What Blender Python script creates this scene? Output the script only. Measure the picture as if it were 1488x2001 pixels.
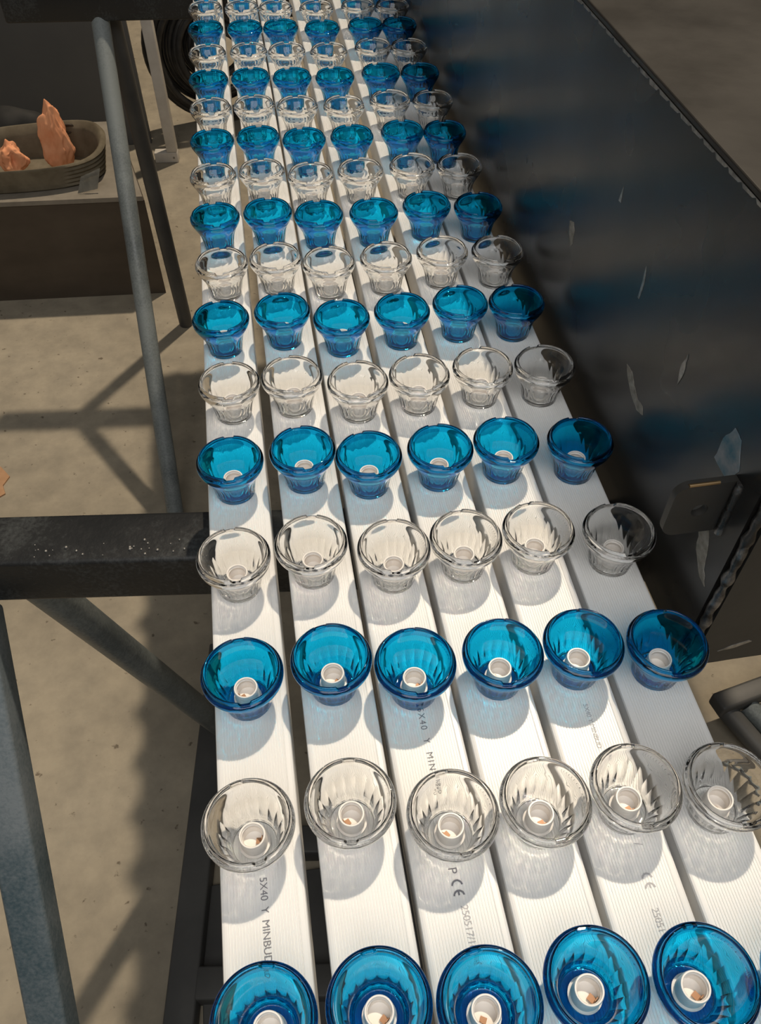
import bpy, bmesh, math, random
from mathutils import Vector, Matrix, noise

random.seed(7)
for o in list(bpy.data.objects):
    bpy.data.objects.remove(o)
sc = bpy.context.scene
COL = sc.collection

ZD = 1.0          # height of the white trunking tops above the floor (m)

# ------------------------------------------------------------------ camera
cam_d = bpy.data.cameras.new('camera')
cam = bpy.data.objects.new('camera', cam_d)
COL.objects.link(cam)
cam_d.sensor_fit = 'VERTICAL'
cam_d.sensor_height = 36.0
cam_d.lens = 1617.7 / 2001 * 36.0
cam_d.clip_start = 0.02
r_ = Vector((0.9882, -0.1534, -0.0041)).normalized()
f_ = Vector((0.0970, 0.6448, -0.7582)).normalized()
r_ = (r_ - f_ * r_.dot(f_)).normalized()
u_ = r_.cross(f_)
cam.matrix_world = Matrix(((r_.x, u_.x, -f_.x, -0.0423), (r_.y, u_.y, -f_.y, -0.4660),
                           (r_.z, u_.z, -f_.z, 0.5671 + ZD), (0, 0, 0, 1)))
sc.camera = cam

# ------------------------------------------------------------------ world, lamps, exposure
w = bpy.data.worlds.new('hall_ambient')
sc.world = w
w.use_nodes = True
w.node_tree.nodes['Background'].inputs['Color'].default_value = (1.0, 0.96, 0.90, 1)
w.node_tree.nodes['Background'].inputs['Strength'].default_value = 0.11


def lamp(name, loc, power, col, radius):
    d = bpy.data.lights.new(name, 'POINT')
    d.energy = power
    d.color = col
    d.shadow_soft_size = radius
    o = bpy.data.objects.new(name, d)
    o.location = loc
    COL.objects.link(o)
    return o


# high hall floodlight, far right: one source, split into two emitters to render caustics
KEY = (3.9, 5.9, ZD + 14.0)
key = lamp('hall_floodlight', KEY, 4900, (1.0, 0.845, 0.65), 0.20)
key.data.cycles.is_caustics_light = True
key2 = lamp('hall_floodlight', KEY, 2600, (1.0, 0.845, 0.65), 0.32)
# added unseen area lamp above and behind the camera, softens the shadows
fill_d = bpy.data.lights.new('fill_light', 'AREA')
fill_d.shape = 'RECTANGLE'
fill_d.size, fill_d.size_y = 2.2, 2.0
fill_d.energy = 48
fill_d.color = (1.0, 0.985, 0.965)
fill = bpy.data.objects.new('fill_light', fill_d)
fill.location = (-0.1, -1.5, ZD + 2.7)
fill.rotation_euler = (math.radians(30), 0, 0)
COL.objects.link(fill)
sc.view_settings.view_transform = 'Standard'
sc.view_settings.look = 'None'
sc.view_settings.gamma = 1.0
sc.view_settings.use_curve_mapping = False
sc.view_settings.exposure = -0.1
sc.cycles.max_bounces = 20
sc.cycles.transmission_bounces = 18
sc.cycles.glossy_bounces = 6
sc.cycles.diffuse_bounces = 4
sc.cycles.sample_clamp_indirect = 0.0
sc.cycles.blur_glossy = 0.3


# ------------------------------------------------------------------ materials
def mat(name, base=(0.5, 0.5, 0.5), rough=0.5, metal=0.0, spec=0.5):
    m = bpy.data.materials.new(name)
    m.use_nodes = True
    b = m.node_tree.nodes['Principled BSDF']
    b.inputs['Base Color'].default_value = (*base, 1)
    b.inputs['Roughness'].default_value = rough
    b.inputs['Metallic'].default_value = metal
    b.inputs['Specular IOR Level'].default_value = spec
    return m


def N(m, t, **kw):
    n = m.node_tree.nodes.new(t)
    for k, v in kw.items():
        setattr(n, k, v)
    return n


def L(m, a, b):
    m.node_tree.links.new(a, b)


def coords(m, scale=(1, 1, 1)):
    tc = N(m, 'ShaderNodeTexCoord')
    mp = N(m, 'ShaderNodeMapping')
    mp.inputs['Scale'].default_value = scale
    L(m, tc.outputs['Object'], mp.inputs['Vector'])
    return mp.outputs['Vector']


def ramp(m, src, stops):
    r = N(m, 'ShaderNodeValToRGB')
    e = r.color_ramp.elements
    e[0].position, e[0].color = stops[0][0], (*stops[0][1], 1)
    e[1].position, e[1].color = stops[-1][0], (*stops[-1][1], 1)
    for p, c in stops[1:-1]:
        x = e.new(p)
        x.color = (*c, 1)
    L(m, src, r.inputs['Fac'])
    return r.outputs['Color']


def tex_noise(m, scale, detail=5, vec=None, rough=0.55, dist=0.0):
    n = N(m, 'ShaderNodeTexNoise')
    n.inputs['Scale'].default_value = scale
    n.inputs['Detail'].default_value = detail
    n.inputs['Roughness'].default_value = rough
    n.inputs['Distortion'].default_value = dist
    if vec:
        L(m, vec, n.inputs['Vector'])
    return n.outputs['Fac']


def mixc(m, fac, a, b, mode='MIX'):
    x = N(m, 'ShaderNodeMix', data_type='RGBA', blend_type=mode)
    if isinstance(fac, (int, float)):
        x.inputs[0].default_value = fac
    else:
        L(m, fac, x.inputs[0])
    for s, i in ((a, 6), (b, 7)):
        if isinstance(s, tuple):
            x.inputs[i].default_value = (*s, 1)
        else:
            L(m, s, x.inputs[i])
    return x.outputs[2]


def bump(m, h, strength=0.3, dist=0.001):
    b = N(m, 'ShaderNodeBump')
    b.inputs['Strength'].default_value = strength
    b.inputs['Distance'].default_value = dist
    L(m, h, b.inputs['Height'])
    L(m, b.outputs['Normal'], m.node_tree.nodes['Principled BSDF'].inputs['Normal'])


def P(m):
    return m.node_tree.nodes['Principled BSDF']


def noisy(name, stops, scale, rough=0.6, metal=0.0, spec=0.4, det=6, vs=(1, 1, 1), bmp=None, rr=None):
    m = mat(name, (0.5,) * 3, rough, metal, spec)
    v = coords(m, vs)
    n = tex_noise(m, scale, det, v)
    L(m, ramp(m, n, stops), P(m).inputs['Base Color'])
    if bmp:
        bump(m, tex_noise(m, bmp[0], 4, v), bmp[1], bmp[2])
    if rr:
        L(m, ramp(m, tex_noise(m, rr[0], 5, v), [(0.35, (rr[1],) * 3), (0.65, (rr[2],) * 3)]), P(m).inputs['Roughness'])
    return m


def plastic_glass(name, col, rough=0.0):
    m = mat(name, col, rough)
    b = P(m)
    b.inputs['Transmission Weight'].default_value = 1.0
    b.inputs['IOR'].default_value = 1.47
    return m


M = {}
M['clear'] = plastic_glass('clear_plastic', (0.985, 0.98, 0.965))
M['blue'] = plastic_glass('blue_plastic', (0.006, 0.51, 0.89))
M['blue_lip'] = plastic_glass('blue_plastic_thick_lip', (0.003, 0.23, 0.53))
M['socket'] = mat('white_socket_plastic', (0.86, 0.82, 0.77), 0.35)
M['copper'] = mat('copper_contact', (0.33, 0.18, 0.10), 0.45, 0.4)
M['ink'] = mat('printed_ink', (0.20, 0.20, 0.22), 0.6)
M['ink_faint'] = mat('worn_printed_ink', (0.46, 0.45, 0.46), 0.6)

M['pvc'] = noisy('white_pvc', [(0.3, (0.80, 0.79, 0.77)), (0.7, (0.86, 0.855, 0.84))], 14, 0.32, 0, 0.45, vs=(1, 0.2, 1))

# concrete floor
m = M['floor'] = mat('concrete_floor', (0.3, 0.27, 0.22), 0.75, 0, 0.3)
v = coords(m)
c1 = ramp(m, tex_noise(m, 1.6, 8, v, 0.6), [(0.3, (0.275, 0.24, 0.182)), (0.7, (0.385, 0.34, 0.265))])
c2 = ramp(m, tex_noise(m, 14, 7, v, 0.65), [(0.35, (0.82, 0.82, 0.82)), (0.65, (1.08, 1.07, 1.05))])
c3 = ramp(m, tex_noise(m, 55, 3, v, 0.5), [(0.27, (0.45, 0.42, 0.4)), (0.33, (1, 1, 1))])
L(m, mixc(m, 1.0, mixc(m, 1.0, c1, c2, 'MULTIPLY'), c3, 'MULTIPLY'), P(m).inputs['Base Color'])
bump(m, tex_noise(m, 90, 4, v), 0.25, 0.001)

# mill-scale black steel of the big box
m = M['steel'] = mat('black_mill_scale_steel', (0.05, 0.05, 0.05), 0.3, 0.4, 0.5)
v = coords(m, (1, 1, 1))
v2 = coords(m, (1, 5.0, 0.7))
c1 = ramp(m, tex_noise(m, 5, 6, v, 0.6), [(0.3, (0.022, 0.023, 0.024)), (0.7, (0.040, 0.039, 0.037))])
c2 = ramp(m, tex_noise(m, 26, 5, v2, 0.7), [(0.70, (0, 0, 0)), (0.9, (0.02, 0.02, 0.019))])
L(m, mixc(m, 1.0, c1, c2, 'ADD'), P(m).inputs['Base Color'])
L(m, ramp(m, tex_noise(m, 6, 3, v, 0.5), [(0.3, (0.24,) * 3), (0.7, (0.33,) * 3)]), P(m).inputs['Roughness'])
M['steel_top'] = noisy('brownish_steel_plate', [(0.3, (0.030, 0.027, 0.023)), (0.7, (0.050, 0.045, 0.038))], 7, 0.5, 0.3, 0.5,
                       bmp=(70, 0.15, 0.001), rr=(9, 0.4, 0.6))
M['steel_end'] = noisy('dark_steel_plate', [(0.3, (0.040, 0.039, 0.036)), (0.7, (0.065, 0.062, 0.057))], 9, 0.5, 0.4, 0.5, bmp=(60, 0.2, 0.001))
M['bare'] = noisy('scratched_bare_steel', [(0.3, (0.16, 0.155, 0.145)), (0.7, (0.42, 0.40, 0.37))], 160, 0.4, 0.6, 0.5)
M['smear'] = noisy('pale_paint_smear', [(0.3, (0.16, 0.15, 0.125)), (0.7, (0.36, 0.335, 0.29))], 120, 0.6, 0.0, 0.4)
M['smear_blue'] = noisy('blue_white_paint_smear', [(0.35, (0.03, 0.13, 0.19)), (0.6, (0.27, 0.29, 0.31))], 38, 0.55, 0.0, 0.4)
M['weld'] = noisy('weld_bead_metal', [(0.48, (0.030, 0.029, 0.028)), (0.66, (0.28, 0.27, 0.26))], 40, 0.35, 0.6, 0.5, bmp=(120, 0.6, 0.002))
M['lit_edge'] = mat('brassy_lit_edge', (0.55, 0.38, 0.2), 0.3, 0.9)

# black painted trestle with pale overspray
def sprayed(name, dark, pale, thr, scale=6.0):
    m = mat(name, dark, 0.5, 0, 0.5)
    v = coords(m)
    a = tex_noise(m, scale, 5, v, 0.6)
    b = tex_noise(m, 260, 3, v, 0.6)
    s = N(m, 'ShaderNodeMath', operation='ADD')
    L(m, a, s.inputs[0])
    sm = N(m, 'ShaderNodeMath', operation='MULTIPLY')
    L(m, b, sm.inputs[0])
    sm.inputs[1].default_value = 0.35
    L(m, sm.outputs[0], s.inputs[1])
    L(m, ramp(m, s.outputs[0], [(thr - 0.12, dark), (thr + 0.14, pale)]), P(m).inputs['Base Color'])
    L(m, ramp(m, a, [(0.4, (0.38,) * 3), (0.6, (0.6,) * 3)]), P(m).inputs['Roughness'])
    bump(m, tex_noise(m, 150, 4, v), 0.35, 0.0012)
    return m


M['beam'] = sprayed('black_painted_beam', (0.012, 0.013, 0.014), (0.075, 0.083, 0.083), 0.78)
M['leg'] = sprayed('grey_oversprayed_tube', (0.085, 0.10, 0.105), (0.21, 0.235, 0.235), 0.66, 4.0)
M['leg_blue'] = sprayed('blue_grey_oversprayed_tube', (0.05, 0.085, 0.105), (0.17, 0.20, 0.22), 0.66, 5.0)
M['brown'] = noisy('dark_brown_board', [(0.3, (0.060, 0.046, 0.033)), (0.7, (0.095, 0.074, 0.054))], 5, 0.6, 0, 0.35, vs=(1, 1, 2))
M['brown_top'] = noisy('greyish_board_edge', [(0.3, (0.20, 0.175, 0.14)), (0.7, (0.27, 0.24, 0.195))], 20, 0.7)
M['grey_sheet'] = noisy('dark_grey_sheet', [(0.3, (0.085, 0.086, 0.085)), (0.7, (0.12, 0.118, 0.112))], 2.2, 0.55, 0, 0.4)
m = M['webbing'] = noisy('ribbed_brown_canvas', [(0.3, (0.13, 0.108, 0.072)), (0.7, (0.21, 0.178, 0.125))], 22, 0.85, 0, 0.2)
M['coral'] = noisy('coral_orange_cloth', [(0.3, (0.85, 0.32, 0.15)), (0.7, (0.98, 0.50, 0.28))], 12, 0.8, 0, 0.2)
M['black_cloth'] = noisy('black_cloth', [(0.3, (0.012, 0.012, 0.012)), (0.7, (0.035, 0.034, 0.032))], 14, 0.75, 0, 0.3)
M['tag'] = noisy('pale_crumpled_paper', [(0.3, (0.30, 0.29, 0.25)), (0.7, (0.48, 0.46, 0.40))], 40, 0.6)
M['white_steel'] = noisy('white_painted_bracket', [(0.25, (0.52, 0.48, 0.42)), (0.7, (0.66, 0.62, 0.56))], 18, 0.5)
M['rubber'] = noisy('black_rubber', [(0.3, (0.012, 0.012, 0.012)), (0.7, (0.04, 0.038, 0.036))], 30, 0.45, 0, 0.5)
M['cardboard'] = noisy('brown_cardboard', [(0.3, (0.36, 0.20, 0.10)), (0.7, (0.46, 0.27, 0.15))], 30, 0.8)
M['base_frame'] = noisy('dark_grey_painted_steel', [(0.3, (0.05, 0.05, 0.05)), (0.7, (0.085, 0.084, 0.08))], 8, 0.5, 0, 0.4, bmp=(90, 0.2, 0.001))


# ------------------------------------------------------------------ mesh helpers
def obj(name, bm, material, parent=None, smooth=None, mesh=None):
    me = bpy.data.meshes.new(name)
    bmesh.ops.recalc_face_normals(bm, faces=bm.faces[:])
    bm.to_mesh(me)
    bm.free()
    me.materials.append(material)
    if smooth is not None:
        for p in me.polygons:
            p.use_smooth = True
        me.set_sharp_from_angle(angle=math.radians(smooth))
    o = bpy.data.objects.new(name, me)
    COL.objects.link(o)
    if parent:
        o.parent = parent
    return o


def inst(name, me, parent=None):
    o = bpy.data.objects.new(name, me)
    COL.objects.link(o)
    if parent:
        o.parent = parent
    return o


def thing(name, label, cat, loc=(0, 0, 0), rotz=0.0, group=None):
    o = bpy.data.objects.new(name, None)
    o.empty_display_size = 0.02
    COL.objects.link(o)
    o.location = loc
    o.rotation_euler = (0, 0, rotz)
    return tag(o, label, cat, group)


def tag(o, label=None, cat=None, group=None, kind=None):
    if label:
        o['label'] = label
    if cat:
        o['category'] = cat
    if group:
        o['group'] = group
    if kind:
        o['kind'] = kind
    return o


def add_box(bm, lo, hi, bevel=0.0, mtx=None):
    vs = bmesh.ops.create_cube(bm, size=1.0)['verts']
    for v in vs:
        v.co = Vector([lo[i] + (v.co[i] + 0.5) * (hi[i] - lo[i]) for i in range(3)])
    if bevel > 0:
        es = list({e for v in vs for e in v.link_edges})
        r = bmesh.ops.bevel(bm, geom=es, offset=bevel, segments=3, affect='EDGES', profile=0.5)
        vs = list({v for f in r['faces'] for v in f.verts} | {v for v in vs if v.is_valid})
    if mtx:
        for v in {v for v in vs if v.is_valid}:
            v.co = mtx @ v.co
    return vs


def frame_for(d):
    d = d.normalized()
    up = Vector((0, 0, 1)) if abs(d.z) < 0.95 else Vector((0, 1, 0))
    x = d.cross(up).normalized()
    return x, x.cross(d).normalized()


def add_tube(bm, pts, r, seg=20, caps=True, closed=False):
    pts = [Vector(p) for p in pts]
    rs = r if isinstance(r, (list, tuple)) else [r] * len(pts)
    rings = []
    px = None
    n = len(pts)
    for i, p in enumerate(pts):
        if closed:
            d = pts[(i + 1) % n] - pts[i - 1]
        else:
            d = pts[min(i + 1, n - 1)] - pts[max(i - 1, 0)]
        d.normalize()
        if px is None:
            x, y = frame_for(d)
        else:
            x = (px - d * px.dot(d)).normalized()
            y = x.cross(d).normalized() * 1.0
        px = x
        y = d.cross(x)
        rings.append([bm.verts.new(p + (x * math.cos(a) + y * math.sin(a)) * rs[i])
                      for a in [2 * math.pi * k / seg for k in range(seg)]])
    m = n if closed else n - 1
    for i in range(m):
        a, b = rings[i], rings[(i + 1) % n]
        for k in range(seg):
            bm.faces.new((a[k], a[(k + 1) % seg], b[(k + 1) % seg], b[k]))
    if caps and not closed:
        bm.faces.new(rings[0])
        bm.faces.new(rings[-1])
    return rings


def add_bar(bm, a, b, wx, wy, bevel=0.004):
    """square tube between two points"""
    a, b = Vector(a), Vector(b)
    d = (b - a)
    x, y = frame_for(d)
    mt = Matrix((x, y, d.normalized())).transposed().to_4x4()
    mt.translation = a
    add_box(bm, (-wx / 2, -wy / 2, 0), (wx / 2, wy / 2, d.length), bevel, mt)


def add_poly_prism(bm, poly, origin, ux, uy, depth):
    """flat outline extruded along ux x uy by depth"""
    ux, uy = Vector(ux), Vector(uy)
    n = ux.cross(uy).normalized()
    o = Vector(origin)
    lo = [bm.verts.new(o + ux * p[0] + uy * p[1]) for p in poly]
    hi = [bm.verts.new(o + ux * p[0] + uy * p[1] + n * depth) for p in poly]
    bm.faces.new(lo)
    bm.faces.new(hi)
    k = len(poly)
    for i in range(k):
        bm.faces.new((lo[i], lo[(i + 1) % k], hi[(i + 1) % k], hi[i]))


# ------------------------------------------------------------------ setting: floor and wall behind
bm = bmesh.new()
add_box(bm, (-5, -4, -0.05), (5, 7, 0))
tag(obj('floor', bm, M['floor']), kind='structure')
bm = bmesh.new()
add_box(bm, (-5, 5.2, 0), (5, 5.35, 4.2))
tag(obj('wall_back', bm, M['grey_sheet']), kind='structure')

# ------------------------------------------------------------------ steel box on the right
XP = 0.258
box = thing('steel_box', 'large black mill-scale steel box lying along the right of the white strips', 'steel box', (XP, -0.15, ZD - 0.04))
ZT = 0.352          # box height
YB = 2.6
bm = bmesh.new()
add_box(bm, (0, 0.004, 0), (0.006, YB, ZT - 0.006))
obj('side_plate', bm, M['steel'], box)
bm = bmesh.new()
add_box(bm, (0.0, -0.004, ZT - 0.0055), (0.75, YB, ZT), 0.0015)
obj('top_plate', bm, M['steel_top'], box)
bm = bmesh.new()
# end plate with a slightly ragged flame-cut lower edge
pl = [(0.0075, ZT - 0.006)]
pl.append((0.0075, 0.0))
k = 60
for i in range(k + 1):
    x = 0.0075 + 0.72 * i / k
    pl.append((x, -0.003 + 0.0016 * noise.noise(Vector((x * 90, 3.1, 0))) + 0.001 * noise.noise(Vector((x * 250, 7, 0)))))
pl.append((0.7275, ZT - 0.006))
add_poly_prism(bm, pl, (0, 0.001, 0), (1, 0, 0), (0, 0, 1), 0.006)
o = obj('end_plate', bm, M['steel_end'], box)
# weld bead down the corner
bm = bmesh.new()
pts, rs = [], []
for i in range(90):
    t = i / 89
    z = 0.0 + (ZT - 0.012) * t
    pts.append((0.0035 + 0.0012 * noise.noise(Vector((z * 60, 0, 0))), -0.0015 + 0.0012 * noise.noise(Vector((z * 60, 5, 0))), z))
    rs.append(0.0038 + 0.0020 * noise.noise(Vector((z * 90, 9, 0))))
add_tube(bm, pts, rs, 10)
obj('weld_bead', bm, M['weld'], box, 60)
# bead under the top plate edge: rubbed bright line
bm = bmesh.new()
for i in range(120):
    y0 = 0.0 + i * 0.02
    a = noise.noise(Vector((y0 * 6, 2, 0)))
    hh = 0.0016 + 0.0022 * max(0, noise.noise(Vector((y0 * 23, 4, 1)))) + 0.001 * a
    if hh > 0.0008:
        add_poly_prism(bm, [(y0, ZT - 0.0052), (y0 + 0.02, ZT - 0.0052), (y0 + 0.017, ZT - 0.006 - hh), (y0 + 0.004, ZT - 0.006 - hh * 0.7)],
                       (0.0, 0, 0), (0, 1, 0), (0, 0, 1), -0.0006)
obj('rubbed_edge', bm, M['bare'], box)
# lug with a hole, standing out from the side plate
lug_o = Vector((0, 0.03, 0.139))
bm = bmesh.new()
pl = []
W, H, RR = 0.044, 0.052, 0.011
for cx, cz, a0 in ((-W + RR, H - RR, 90), (-W + RR, RR, 180)):
    for j in range(7):
        a = math.radians(a0 + 15 * j)
        pl.append((cx + RR * math.cos(a), cz + RR * math.sin(a)))
pl = [(0.0, H)] + pl + [(0.0, 0.0)]
hole = [(-0.021 + 0.0062 * math.cos(2 * math.pi * j / 20), 0.025 + 0.0062 * math.sin(2 * math.pi * j / 20)) for j in range(20)]
yf, yb = -0.003, 0.003


def lug_face(y):
    po = [bm.verts.new((p[0], y, p[1])) for p in pl]
    ho = [bm.verts.new((p[0], y, p[1])) for p in hole]
    es = [bm.edges.new((po[i], po[(i + 1) % len(po)])) for i in range(len(po))]
    es += [bm.edges.new((ho[i], ho[(i + 1) % len(ho)])) for i in range(len(ho))]
    bmesh.ops.triangle_fill(bm, use_beauty=True, edges=es)
    return po, ho


p0, h0 = lug_face(yf)
p1, h1 = lug_face(yb)
for a, b in ((p0, p1), (h0, h1)):
    for i in range(len(a)):
        j = (i + 1) % len(a)
        bm.faces.new((a[i], a[j], b[j], b[i]))
lug = obj('lug', bm, M['steel_end'], box, 40)
lug.location = lug_o
bm = bmesh.new()
add_tube(bm, [(-W + 0.008, yf + 0.001, H), (-0.014, yf + 0.001, H)], 0.0014, 8)  # brassy strip paints in the light caught by the lug's top edge
obj('lit_edge_strip', bm, M['lit_edge'], lug, 60)
bm = bmesh.new()
pts = [(0.0, -0.006 + 0.001 * noise.noise(Vector((i, 0, 0))), H * i / 24) for i in range(25)]
add_tube(bm, pts, [0.0036 + 0.0014 * noise.noise(Vector((i * 0.45, 3, 0))) for i in range(25)], 8)
obj('weld_bead', bm, M['weld'], lug, 60)


def smear(outline, material, name='paint_smear'):
    """irregular flake on the side plate, outline in (y, z) world metres relative to the trunking tops"""
    bm = bmesh.new()
    pts = []
    n = len(outline)
    for i in range(n):
        a, b = Vector(outline[i]), Vector(outline[(i + 1) % n])
        for q in range(4):
            p = a.lerp(b, q / 4)
            jit = 0.10 * (b - a).length * noise.noise(Vector((p.x * 300, p.y * 300, i)))
            nrm = Vector((-(b - a).y, (b - a).x)).normalized()
            pts.append(p + nrm * jit)
    add_poly_prism(bm, [(p.x + 0.15, p.y + 0.04) for p in pts], (0, 0, 0), (0, 1, 0), (0, 0, 1), -0.0004)
    return obj(name, bm, material, box)


smear([(0.067, 0.100), (0.055, 0.101), (0.045, 0.094), (0.033, 0.088), (0.022, 0.090), (0.018, 0.083), (0.030, 0.079), (0.046, 0.083), (0.060, 0.091)], M['smear'])
smear([(0.252, 0.132), (0.242, 0.136), (0.236, 0.130), (0.234, 0.117), (0.238, 0.112), (0.246, 0.118)], M['smear'])
smear([(-0.108, 0.175), (-0.098, 0.176), (-0.090, 0.160), (-0.089, 0.140), (-0.112, 0.139), (-0.118, 0.155)], M['smear_blue'])
smear([(-0.104, 0.084), (-0.116, 0.090), (-0.122, 0.080), (-0.128, 0.062), (-0.138, 0.048), (-0.128, 0.048), (-0.112, 0.062)], M['smear'])
smear([(-0.012, 0.160), (-0.016, 0.176), (-0.019, 0.160), (-0.016, 0.146)], M['bare'], 'scratch')
smear([(0.155, 0.205), (0.152, 0.220), (0.150, 0.206)], M['bare'], 'scratch')
smear([(0.080, 0.160), (0.0785, 0.190), (0.077, 0.160)], M['bare'], 'scratch')
# scratch on the end plate
bm = bmesh.new()
add_poly_prism(bm, [(0.026, 0.015), (0.036, 0.021), (0.050, 0.026), (0.053, 0.024), (0.040, 0.017)], (0, -0.005, 0), (1, 0, 0), (0, 0, 1), 0.0004)
obj('scratch', bm, M['bare'], box)

# ------------------------------------------------------------------ trestles (steel beam on splayed tube legs)
def trestle(y0, slope, x_l, x_r, label, legs, lm):
    """beam: local x along the beam, top face just below the trunking"""
    ang = math.atan(slope)
    t = thing('steel_trestle', label, 'trestle', (0, y0, 0), ang, 'black steel trestles under the strips')
    zt = ZD - 0.0405
    bm = bmesh.new()
    add_box(bm, (x_l, -0.03, zt - 0.06), (x_r, 0.03, zt), 0.005)
    obj('beam', bm, M['beam'], t, 40)
    inv = Matrix.Rotation(-ang, 4, 'Z')
    for (a, b, shape, mm) in legs:
        a = inv @ (Vector(a) - Vector((0, y0, 0)))
        b = inv @ (Vector(b) - Vector((0, y0, 0)))
        bm = bmesh.new()
        if shape == 'round':
            add_tube(bm, [a, b], 0.02, 24)
        else:
            add_bar(bm, a, b, 0.041, 0.041, 0.005)
        obj('leg', bm, M[mm], t, 40)
    return t


zt = ZD - 0.0405
t1 = trestle(0.034, -0.122, -0.62, 1.25, 'black steel trestle beam with splayed legs crossing under the nearer strips',
        [((-0.366, 0.042, zt - 0.064), (-0.388, -0.62, 0.014), 'square', 'leg_blue'),
         ((-0.335, 0.082, zt - 0.035), (-0.205, 0.295, 0.012), 'round', 'leg'),
         ((1.20, -0.13, zt - 0.062), (1.25, -0.75, 0.014), 'square', 'leg_blue'),
         ((1.18, -0.10, zt - 0.07), (1.16, 0.12, 0.012), 'round', 'leg')], 'leg')
# weld lumps on the beam beside the strips
bm = bmesh.new()
for i in range(26):
    x = -0.30 + 0.17 * random.random()
    y = -0.024 + 0.018 * random.random()
    r = 0.0006 + 0.0012 * random.random()
    bmesh.ops.create_icosphere(bm, subdivisions=1, radius=r, matrix=Matrix.Translation((x, y, zt + r * 0.4)))
tag(obj('weld_spatter', bm, M['bare'], t1, 80), kind='stuff')
trestle(1.58, -0.105, -0.545, 1.25, 'grey oversprayed steel trestle crossing under the far end of the strips',
        [((-0.345, 1.612, zt - 0.05), (-0.34, 0.88, 0.014), 'round', 'leg'),
         ((-0.325, 1.64, zt - 0.066), (-0.32, 1.72, 0.004), 'round', 'base_frame'),
         ((1.18, 1.46, zt - 0.07), (1.16, 0.66, 0.012), 'round', 'leg')], 'leg')

# ------------------------------------------------------------------ six white strips of cable trunking
DUCT = [(-0.0953, -0.0036), (-0.0297, -0.0034), (0.0293, -0.0045), (0.0890, 0.0004), (0.1500, 0.0104), (0.2102, 0.0080)]
DW, DH = 0.0548, 0.040
Y0, Y1 = -0.80, 1.78
names = ['leftmost white ridged plastic trunking strip, beside the open floor, with printed lettering',
         'second white ridged plastic trunking strip from the left, plain without lettering',
         'third white trunking strip from the left, with crisp black printed lettering',
         'fourth white ridged plastic trunking strip from the left, plain without lettering',
         'fifth white trunking strip from the left, with faint worn printed lettering',
         'rightmost white plastic trunking strip, shaded by the black steel box']
prof = [(-DW / 2, -DH)]
prof += [(-DW / 2, -0.0022), (-DW / 2 + 0.0006, -0.0008), (-DW / 2 + 0.002, -0.0002)]
x = -DW / 2 + 0.0035
while x < DW / 2 - 0.0065:
    prof += [(x, 0.0), (x + 0.00125, 0.0), (x + 0.0014, -0.0005), (x + 0.00185, -0.0005)]
    x += 0.0020
prof += [(DW / 2 - 0.0055, 0.0), (DW / 2 - 0.0052, -0.0004), (DW / 2 - 0.0048, -0.0001), (DW / 2 - 0.002, -0.0002), (DW / 2 - 0.0006, -0.0008), (DW / 2, -0.0022), (DW / 2, -DH)]
# hollow underside
prof += [(DW / 2 - 0.0018, -DH), (DW / 2 - 0.0018, -0.0022), (-DW / 2 + 0.0018, -0.0022), (-DW / 2 + 0.0018, -DH)]


def pix_text(body, size, spacing):
    c = bpy.data.curves.new('lettering', 'FONT')
    c.body = body
    c.size = size
    c.space_character = spacing
    c.align_x = 'LEFT'
    o = bpy.data.objects.new('lettering_source', c)
    COL.objects.link(o)
    bpy.context.view_layer.update()
    me = bpy.data.meshes.new_from_object(o.evaluated_get(bpy.context.evaluated_depsgraph_get()))
    bpy.data.objects.remove(o)
    return me


duct_mesh = None
ducts = []
for i, (cx, sl) in enumerate(DUCT):
    ang = -math.atan(sl)
    # centre line passes (cx, -0.2)
    d = thing('trunking_strip', names[i], 'cable trunking', (cx, -0.2, ZD), ang, 'white trunking strips laid side by side')
    if duct_mesh is None:
        bm = bmesh.new()
        a = [bm.verts.new((p[0], Y0 + 0.2, p[1])) for p in prof]
        b = [bm.verts.new((p[0], Y1 + 0.2, p[1])) for p in prof]
        n = len(prof)
        for k in range(n):
            bm.faces.new((a[k], a[(k + 1) % n], b[(k + 1) % n], b[k]))
        bm.faces.new(a)
        bm.faces.new(b)
        o = obj('profile', bm, M['pvc'], d)
        duct_mesh = o.data
    else:
        o = inst('profile', duct_mesh, d)
    o.cycles.is_caustics_receiver = True
    ducts.append(d)


def lettering(i, body, x, y, size, spacing, material):
    """text running towards the viewer along strip i; (x, y) world start"""
    cx, sl = DUCT[i]
    me = pix_text(body, size, spacing)
    me.materials.append(M[material])
    o = inst('printed_lettering', me, ducts[i])
    o.location = (x - cx - sl * (y + 0.2), y + 0.2, 0.0001)
    o.rotation_euler = (0, 0, -math.pi / 2)
    o.cycles.is_caustics_receiver = True
    o['label'] = 'printed lettering ' + body.split('  ')[0].replace('/', ' ')


lettering(0, '5X40  Y  MINBUD', -0.0965, -0.2835, 0.0068, 0.98, 'ink')
lettering(2, '5X40  Y  MINBUD', 0.0275, -0.180, 0.0068, 1.28, 'ink')
lettering(2, 'P', 0.0265, -0.2965, 0.0085, 1.0, 'ink')
lettering(2, '250517/160', 0.030, -0.3205, 0.0068, 0.92, 'ink_faint')
lettering(4, '5X40 Y MINBUD', 0.1515, -0.196, 0.0052, 0.95, 'ink_faint')
lettering(4, '/', 0.1535, -0.300, 0.008, 1.0, 'ink_faint')
lettering(4, '25051', 0.150, -0.341, 0.0062, 0.95, 'ink_faint')


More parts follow.
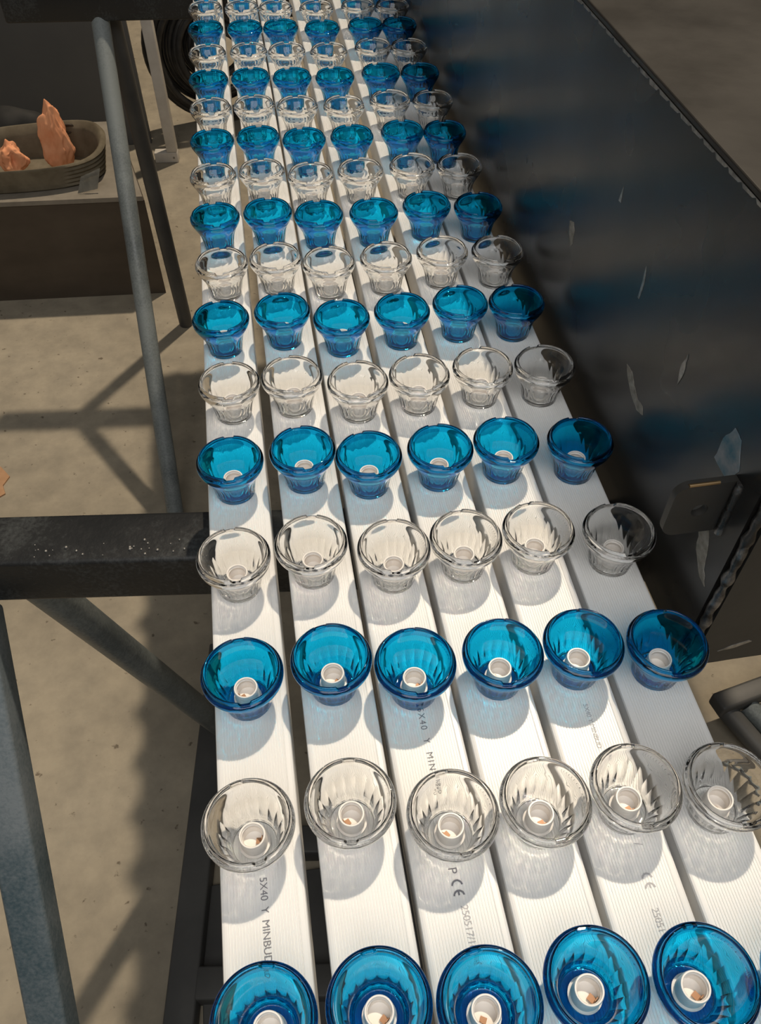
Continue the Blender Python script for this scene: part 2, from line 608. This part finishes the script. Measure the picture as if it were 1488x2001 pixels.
def ce_mark(i, x, y, h, material):
    """CE conformity mark built from two arcs and a bar"""
    cx, sl = DUCT[i]
    bm = bmesh.new()
    r = h / 2
    wd = h * 0.16
    for k, ox in enumerate((0, h * 0.82)):
        ring = []
        for j in range(15):
            a = math.radians(95 + 170 * j / 14)
            ring.append((bm.verts.new((ox + r + r * math.cos(a), r + r * math.sin(a), 0)),
                         bm.verts.new((ox + r + (r - wd) * math.cos(a), r + (r - wd) * math.sin(a), 0))))
        for j in range(14):
            bm.faces.new((ring[j][0], ring[j + 1][0], ring[j + 1][1], ring[j][1]))
        if k:
            vs = [bm.verts.new(q) for q in ((ox + wd, r - wd / 2, 0), (ox + r * 0.9, r - wd / 2, 0), (ox + r * 0.9, r + wd / 2, 0), (ox + wd, r + wd / 2, 0))]
            bm.faces.new(vs)
    o = obj('conformity_mark', bm, M[material], ducts[i])
    o.location = (x - cx - sl * (y + 0.2), y + 0.2, 0.0001)
    o.rotation_euler = (0, 0, -math.pi / 2)


ce_mark(2, 0.0265, -0.3045, 0.0078, 'ink')
ce_mark(4, 0.1505, -0.3195, 0.0075, 'ink_faint')

# ------------------------------------------------------------------ lamp cups
NF, PER = 18, 6
SEG = NF * PER


def spline_r(pts, z):
    for i in range(len(pts) - 1):
        if pts[i][1] <= z <= pts[i + 1][1]:
            p1, p2 = pts[i], pts[i + 1]
            p0 = pts[max(i - 1, 0)]
            p3 = pts[min(i + 2, len(pts) - 1)]
            t = (z - p1[1]) / (p2[1] - p1[1])
            m1 = (p2[0] - p0[0]) / (p2[1] - p0[1]) * (p2[1] - p1[1])
            m2 = (p3[0] - p1[0]) / (p3[1] - p1[1]) * (p2[1] - p1[1])
            return ((2 * t**3 - 3 * t**2 + 1) * p1[0] + (t**3 - 2 * t**2 + t) * m1 + (-2 * t**3 + 3 * t**2) * p2[0] + (t**3 - t**2) * m2)
    return pts[-1][0]


BODY = [(18.0, 0.8), (18.7, 5), (19.6, 11), (20.8, 17), (22.6, 22), (24.9, 26.5), (27.2, 30.5), (28.8, 33.6)]
INNER = [(15.0, 3.8), (15.7, 8), (16.7, 13), (18.0, 18), (19.8, 23), (22.0, 28), (23.8, 33), (24.9, 38), (25.4, 42)]


def smooth(x):
    x = max(0.0, min(1.0, x))
    return x * x * (3 - 2 * x)


def cup_mesh(name, material, lip=None):
    rows = []        # list of functions angle -> (r, z)
    const = lambda r, z: (lambda k: (r, z))
    rows += [const(6, 0.9), const(15.4, 0.9), const(16.2, 0.1), const(17.4, 0.0), const(17.9, 0.35)]

    def body_row(z):
        R = spline_r(BODY, z)

        def f(k):
            ph = ((k % PER) - PER / 2) / (PER / 2)
            zend = 28.0 - 4.5 * ph * ph
            dl = 0.50 * (1 - abs(ph) ** 1.9) * smooth((zend - z) / 2.2) * (0.25 + 0.75 * smooth((z - 3.0) / 10.0))
            
            return (R - dl, z)
        return f
    for z in (0.9, 2, 4, 7, 10, 13, 16, 18.5, 20.5, 22, 23.2, 24.4, 25.4, 26.4, 27.4, 28.3, 29.4, 31, 32.5):
        rows.append(body_row(z))
    rows += [const(28.8, 33.6), const(29.5, 35.2), const(29.9, 36.9), const(30.0, 38.4), const(29.85, 39.6), const(29.3, 40.5), const(28.5, 40.8)]

    def notch(r, z):
        def f(k):
            if k in range(25, 30) or k in range(79, 84):
                return (r, 40.8 + (z - 40.8) * 0.1)
            return (r, z)
        return f
    rows += [notch(27.9, 41.2), notch(27.75, 43.4), notch(27.4, 44.2), notch(26.8, 44.5), notch(26.0, 44.3), notch(25.6, 43.6), notch(25.45, 42.6)]
    for z in (40.6, 39, 37, 35, 33, 30.5, 28, 25.5, 23, 20.5, 18, 15.5, 13, 10.5, 8, 6, 3.8):
        rows.append(const(spline_r(INNER, z), z))
    rows += [const(14.4, 3.25), const(13.4, 3.1), const(9.6, 3.1), const(4, 3.1)]
    bm = bmesh.new()
    rings = []
    for f in rows:
        ring = []
        for k in range(SEG):
            r, z = f(k)
            a = 2 * math.pi * (k + 0.0) / SEG
            ring.append(bm.verts.new((r * math.cos(a) / 1000, r * math.sin(a) / 1000, z / 1000)))
        rings.append(ring)
    for a, b in zip(rings[:-1], rings[1:]):
        for k in range(SEG):
            bm.faces.new((a[k], a[(k + 1) % SEG], b[(k + 1) % SEG], b[k]))
    bm.faces.new(rings[0][::-1])
    bm.faces.new(rings[-1])
    bmesh.ops.recalc_face_normals(bm, faces=bm.faces[:])
    me = bpy.data.meshes.new(name)
    bm.to_mesh(me)
    bm.free()
    for p in me.polygons:
        p.use_smooth = True
    me.set_sharp_from_angle(angle=math.radians(50))
    for e in me.edges:      # crisp ridges between the flutes
        a, b = e.vertices
        if abs(a // SEG - b // SEG) == 1 and a % SEG == b % SEG and a % PER == 0 and 4 < a // SEG < 19:
            e.use_edge_sharp = True
    me.materials.append(material)
    if lip:
        me.materials.append(lip)
        for p in me.polygons:
            c = p.center
            rr = math.hypot(c.x, c.y) * 1000
            if (c.z > 0.0335 and rr > 25.6) or (c.z < 0.0012):
                p.material_index = 1
    return me


def lathe_mesh(name, prof, material, seg=40, angle=40):
    bm = bmesh.new()
    rings = [[bm.verts.new((r * math.cos(2 * math.pi * k / seg) / 1000, r * math.sin(2 * math.pi * k / seg) / 1000, z / 1000)) for k in range(seg)] for r, z in prof]
    for a, b in zip(rings[:-1], rings[1:]):
        for k in range(seg):
            bm.faces.new((a[k], a[(k + 1) % seg], b[(k + 1) % seg], b[k]))
    bm.faces.new(rings[0][::-1])
    bm.faces.new(rings[-1])
    bmesh.ops.recalc_face_normals(bm, faces=bm.faces[:])
    me = bpy.data.meshes.new(name)
    bm.to_mesh(me)
    bm.free()
    for p in me.polygons:
        p.use_smooth = True
    me.set_sharp_from_angle(angle=math.radians(angle))
    me.materials.append(material)
    return me


SHELL = {'blue': cup_mesh('blue_cup_shell', M['blue'], M['blue_lip']), 'clear': cup_mesh('clear_cup_shell', M['clear'])}
sp = [(10.4, 3.2), (10.4, 4.2), (8.9, 4.5)]
for z in (6, 8.2, 10.4, 12.6, 14.8):
    sp += [(8.75, z), (9.1, z + 0.6), (9.1, z + 1.0), (8.75, z + 1.6)]
sp += [(8.8, 17.2), (8.8, 18.2), (8.5, 18.6), (7.7, 18.6), (7.4, 18.2), (7.4, 16.8), (6.9, 16.4), (6.9, 14.6), (7.2, 14.2), (7.2, 12.6), (6.9, 12.2), (6.8, 6.4), (3, 6.2)]
SOCK = lathe_mesh('socket_body', sp, M['socket'])
bm = bmesh.new()
# folded copper spring contact inside the socket
add_poly_prism(bm, [(-2.2e-3, 6.3e-3), (2.2e-3, 6.3e-3), (2.2e-3, 12.5e-3), (1.2e-3, 14e-3), (-1.2e-3, 14e-3), (-2.2e-3, 12.5e-3)],
               (0, -5.6e-3, 0), (1, 0, 0), (0, 0, 1), 0.5e-3)
add_poly_prism(bm, [(-2.0e-3, -5.6e-3), (2.0e-3, -5.6e-3), (2.0e-3, -1.5e-3), (-2.0e-3, -1.5e-3)], (0, 0, 7.4e-3), (1, 0, 0), (0, 1, 0), 0.5e-3)
bmesh.ops.recalc_face_normals(bm, faces=bm.faces[:])
TAB = bpy.data.meshes.new('contact_tab')
bm.to_mesh(TAB)
bm.free()
TAB.materials.append(M['copper'])

G = [[(-95, -372), (-31, -374), (30, -383), (92, -382), (154, -390), (216, -398)],
     [(-98, -262), (-32, -258), (32, -276), (93, -277), (154, -277), (215, -286)],
     [(-97, -153), (-32, -151), (28, -164), (93, -166), (154, -167), (215, -177)],
     [(-99, -46), (-36, -42), (30, -57), (90, -56), (151, -57), (216, -69)],
     [(-98, 63), (-33, 66), (25, 50), (90, 49), (151, 49), (217, 38)],
     [(-95, 169), (-34, 169), (29, 151), (90, 152), (154, 153), (215, 146)],
     [(-100, 274), (-35, 278), (26, 256), (91, 258), (155, 261), (215, 253)],
     [(-96, 378), (-35, 379), (24, 361), (90, 360), (156, 362), (219, 353)],
     [(-101, 481), (-37, 482), (24, 466), (91, 461), (158, 467), (220, 454)],
     [(-101, 583), (-38, 585), (24, 565), (89, 566), (158, 568), (219, 558)],
     [(-100, 682), (-37, 682), (25, 666), (91, 664), (162, 667), (220, 657)],
     [(-100, 784), (-37, 783), (25, 771), (92, 761), (161, 768), (223, 758)],
     [(-101, 886), (-37, 883), (26, 873), (91, 864), (163, 868), (223, 859)],
     [(-101, 988), (-35, 985), (26, 977), (93, 964), (166, 970), (223, 959)],
     [(-102, 1095), (-36, 1086), (24, 1080), (93, 1064), (167, 1064), (224, 1057)],
     [(-101, 1191), (-37, 1183), (22, 1172), (93, 1160), (167, 1158), (227, 1148)],
     [(-101, 1293), (-37, 1285), (22, 1273), (93, 1262), (168, 1259), (228, 1249)]]
ORD = ['first', 'second', 'third', 'fourth', 'fifth', 'sixth', 'seventh', 'eighth', 'ninth', 'tenth', 'eleventh', 'twelfth',
       'thirteenth', 'fourteenth', 'fifteenth', 'sixteenth', 'seventeenth']
COLS = ['on the leftmost strip', 'on the second strip', 'on the third strip', 'on the fourth strip',
        'on the fifth strip', 'on the rightmost strip']
for r, row in enumerate(G):
    kind = 'blue' if r % 2 == 0 else 'clear'
    for c, (x, y) in enumerate(row):
        rowname = 'in the nearest row' if r == 0 else ('in the farthest row' if r == 16 else 'in %s row from the front' % ORD[r])
        lab = '%s plastic lamp cup %s, %s' % (kind, COLS[c], rowname)
        t = thing('lamp_cup', lab, 'lamp cup', (x / 1000, y / 1000, ZD + 0.0001), math.radians(random.uniform(-9, 14)),
                  '%s lamp cups standing on the white strips' % kind)
        s = inst('shell', SHELL[kind], t)
        s.cycles.is_caustics_caster = True
        k = inst('socket', SOCK, t)
        k.rotation_euler = (0, 0, random.choice((-1.1, -0.8, 0.3, 0.9)) + random.uniform(-0.3, 0.3))
        inst('contact_tab', TAB, k)

# ------------------------------------------------------------------ floor-standing things on the left and behind
# low brown plinth
pl_ = thing('plinth', 'dark brown board box on the floor behind the trestle leg', 'box', (-0.77, 1.93, 0), math.radians(-4.3))
bm = bmesh.new()
add_poly_prism(bm, [(-0.60, 0.0), (0.387, 0.0), (0.25, 0.5), (-0.60, 0.5)], (0, 0, 0), (1, 0, 0), (0, 1, 0), 0.320)
obj('body', bm, M['brown'], pl_, 40)
bm = bmesh.new()
add_poly_prism(bm, [(-0.60, -0.004), (0.384, -0.004), (0.246, 0.5), (-0.60, 0.5)], (0, 0, 0.3205), (1, 0, 0), (0, 1, 0), 0.0135)
obj('lid', bm, M['brown_top'], pl_, 40)

# open ribbed canvas basket on the plinth
ZL = 0.3345
bk = thing('canvas_basket', 'brown ribbed canvas basket standing open on the dark board box', 'basket', (-0.730, 2.075, ZL))
bm = bmesh.new()
rings = []
SEGB = 56
rowsB = [(0.86, 0.0)]
NB = 12
for i in range(NB + 1):
    rowsB.append((0.90 + 0.10 * i / NB + (0.035 if i % 2 else 0.0), 0.004 + 0.996 * i / NB))
inner = [(0.96, 0.985), (0.90, 0.6), (0.84, 0.10)]


def b_ring(s, hgt):
    ring = []
    for k in range(SEGB):
        a = 2 * math.pi * k / SEGB
        back = 0.5 + 0.5 * math.sin(a)
        h = (0.072 + 0.045 * smooth(back * 1.15) * (0.75 + 0.35 * math.cos(a))) * hgt
        ring.append(bm.verts.new((0.245 * s * math.copysign(abs(math.cos(a)) ** 0.8, math.cos(a)), 0.112 * s * math.copysign(abs(math.sin(a)) ** 0.8, math.sin(a)), h)))
    return ring


for s, h in rowsB + inner:
    rings.append(b_ring(s, h))
for a, b in zip(rings[:-1], rings[1:]):
    for k in range(SEGB):
        bm.faces.new((a[k], a[(k + 1) % SEGB], b[(k + 1) % SEGB], b[k]))
bm.faces.new(rings[0])
bm.faces.new(rings[-1])
obj('body', bm, M['webbing'], bk, 70)
bm = bmesh.new()
hp = [(0.13 + 0.028 * math.cos(a), 0.092, 0.092 + 0.012 * math.sin(a)) for a in [2 * math.pi * i / 20 for i in range(20)]]
add_tube(bm, hp, 0.004, 8, closed=True)
obj('handle', bm, M['brown'], bk, 60)


def lump(name, label, cat, loc, rad, material, seed, amp, lean=(0, 0), folds=7, parent=None):
    bm = bmesh.new()
    bmesh.ops.create_icosphere(bm, subdivisions=5, radius=1.0)
    for v in bm.verts:
        p = v.co.copy()
        a = math.atan2(p.y, p.x)
        f = 1 + amp * noise.noise(Vector((math.cos(a) * folds * 0.4, math.sin(a) * folds * 0.4, p.z * 1.3 + seed)))
        f += 0.45 * amp * math.sin(a * folds + 3.0 * p.z + seed) * (1 - abs(p.z) ** 3)
        f += 0.35 * amp * noise.noise(p * 5 + Vector((seed, 0, 0)))
        q = Vector((p.x * f * rad[0], p.y * f * rad[1], (p.z + 1) * rad[2] * (1 + 0.3 * amp * noise.noise(p * 2 + Vector((0, seed, 0))))))
        tp = 1 - 0.45 * (p.z * 0.5 + 0.5)
        q.x *= tp
        q.y *= tp
        q.x += lean[0] * q.z
        q.y += lean[1] * q.z
        v.co = q
    o = obj(name, bm, material, parent, 60)
    o.location = loc
    if label:
        tag(o, label, cat)
    return o


lump('cloth', 'tall twisted coral orange cloth sticking up out of the canvas basket', 'cloth', (-0.625, 2.065, ZL + 0.012), (0.050, 0.036, 0.098), M['coral'], 3.3, 0.42, (0.05, 0.05), 3)
lump('cloth', 'low crumpled coral orange cloth at the left of the canvas basket', 'cloth', (-0.765, 2.065, ZL + 0.012), (0.044, 0.036, 0.050), M['coral'], 9.1, 0.42, (0.1, 0.0), 4)
# dark sack lying over the back of the basket
bm = bmesh.new()
pts, rs = [], []
for i in range(26):
    t = i / 25
    pts.append((-1.20 + 0.53 * t, 2.30 - 0.02 * t, ZL + 0.098 - 0.050 * t + 0.004 * math.sin(9 * t)))
    rs.append(0.085 * (1 - 0.5 * t) * (1 if t < 0.94 else math.sqrt(max(0.02, (1 - t) / 0.06))) * (1 + 0.05 * math.sin(17 * t)))
add_tube(bm, pts, rs, 28)
bmesh.ops.subdivide_edges(bm, edges=bm.edges[:], cuts=1)
for v in bm.verts:
    v.co += 0.012 * Vector((noise.noise(v.co * 14), noise.noise(v.co * 14 + Vector((5, 0, 0))), noise.noise(v.co * 14 + Vector((0, 9, 0)))))
lo = min(v.co.z for v in bm.verts)
tag(obj('black_sack', bm, M['black_cloth'], None, 70), 'black cloth sack slumped behind the canvas basket at the left edge', 'sack')
# what the sack lies on: a dark crate behind the basket
cr = thing('crate', 'black crate behind the canvas basket under the dark sack', 'crate', (-0.95, 2.12, 0))
bm = bmesh.new()
# pale crumpled paper tag leaning on the basket front
bm = bmesh.new()
q = []
for iu in range(9):
    for iv in range(7):
        u, v_ = iu / 8, iv / 6
        q.append(bm.verts.new((0.060 * u + 0.02 * v_, 0.010 * v_ + 0.004 * noise.noise(Vector((u * 3, v_ * 3, 1))), 0.060 * v_ * (0.75 + 0.35 * u) + 0.010 * u * (1 - v_))))
for iu in range(8):
    for iv in range(6):
        bm.faces.new((q[iu * 7 + iv], q[iu * 7 + 7 + iv], q[iu * 7 + 8 + iv], q[iu * 7 + iv + 1]))
bmesh.ops.solidify(bm, geom=bm.faces[:], thickness=0.0012)
o = obj('paper_scrap', bm, M['tag'], None, 60)
o.location = (-0.575, 1.942, ZL + 0.001)
tag(o, 'pale crumpled paper scrap leaning on the right end of the basket', 'paper')
bpy.data.objects.remove(cr)

# dark grey sheet standing behind
bm = bmesh.new()
add_box(bm, (-2.4, 2.96, 0.0), (-0.455, 2.985, 1.2), 0.003)
tag(obj('sheet_panel', bm, M['grey_sheet'], None, 40), 'dark grey flat sheet standing upright on the floor behind the basket', 'panel')

# white L-shaped bracket
br = thing('white_bracket', 'white painted L-shaped steel bracket standing on the floor by the grey sheet', 'bracket', (-0.372, 2.80, 0), math.radians(-6))
bm = bmesh.new()
add_box(bm, (-0.012, -0.018, 0.041), (0.027, 0.02, 0.80), 0.003)
obj('upright', bm, M['white_steel'], br, 40)
bm = bmesh.new()
add_box(bm, (-0.062, -0.018, 0.0), (0.027, 0.02, 0.040), 0.003)
obj('foot', bm, M['white_steel'], br, 40)
bm = bmesh.new()
for z in (0.02,):
    add_tube(bm, [(0.012, -0.0175, z), (0.012, -0.020, z)], 0.004, 12)
obj('bolt', bm, M['bare'], br, 40)

# coil of black cable behind the bracket
cc = thing('cable_coil', 'black cable coil standing on the floor behind the white bracket', 'cable', (-0.15, 3.10, 0), math.radians(12))
for i in range(16):
    R_ = 0.075 + 0.013 * i + 0.004 * random.random()
    yy = -0.06 + 0.024 * (i % 6) + random.uniform(-0.006, 0.006)
    zc = 0.300 + random.uniform(-0.008, 0.008)
    ti = random.uniform(-0.10, 0.10)
    bm = bmesh.new()
    pts = []
    for k in range(48):
        a = 2 * math.pi * k / 48
        pts.append((R_ * math.cos(a), yy + ti * R_ * math.sin(a) + 0.004 * math.sin(3 * a + i), zc + R_ * math.sin(a)))
    add_tube(bm, pts, 0.0125, 10, closed=True)
    obj('cable_loop', bm, M['rubber'], cc, 60)

bs = thing('floor_frame', 'dark grey steel frame lying on the floor beneath the nearest strips', 'steel frame', (-0.325, -0.085, 0))
for a, b in (((-0.055, -0.5, 0.025), (0.085, 0.60, 0.025)), ((0.30, -0.55, 0.025), (0.42, 0.20, 0.025)),
             ((0.01, -0.038, 0.024), (0.36, -0.085, 0.024)), ((0.035, 0.19, 0.024), (0.38, 0.14, 0.024))):
    bm = bmesh.new()
    add_bar(bm, a, b, 0.05, 0.048, 0.004)
    obj('bar', bm, M['base_frame'], bs, 40)
bm = bmesh.new()
add_box(bm, (0.03, -0.40, 0.0), (0.30, 0.12, 0.012), 0.002)
obj('bottom_sheet', bm, M['base_frame'], bs)

lf = thing('tube_stand', 'low grey steel tube stand on the floor right of the strips', 'stand', (0.735, 0.20, 0))
bm = bmesh.new()
add_bar(bm, (-0.01, 0.0, 0.075), (0.42, 0.085, 0.075), 0.04, 0.036, 0.006)
obj('top_bar', bm, M['base_frame'], lf, 40)
bm = bmesh.new()
add_tube(bm, [(0.015, -0.005, 0.06), (0.07, -0.09, 0.022), (0.20, -0.27, 0.022)], 0.02, 20)
obj('foot_tube', bm, M['base_frame'], lf, 40)
bm = bmesh.new()
add_tube(bm, [(0.06, 0.0, 0.06), (0.12, -0.08, 0.022), (0.26, -0.25, 0.022)], 0.02, 20)
obj('foot_tube', bm, M['leg'], lf, 40)

bm = bmesh.new()
add_poly_prism(bm, [(0, 0), (0.05, 0.005), (0.085, 0.03), (0.075, 0.06), (0.088, 0.09), (0.06, 0.13), (0.02, 0.12), (-0.03, 0.1)], (-0.862, 1.045, 0.0), (1, 0, 0), (0, 1, 0), 0.004)
tag(obj('cardboard_scrap', bm, M['cardboard'], None), 'torn brown cardboard scrap lying on the floor at the left edge', 'cardboard')
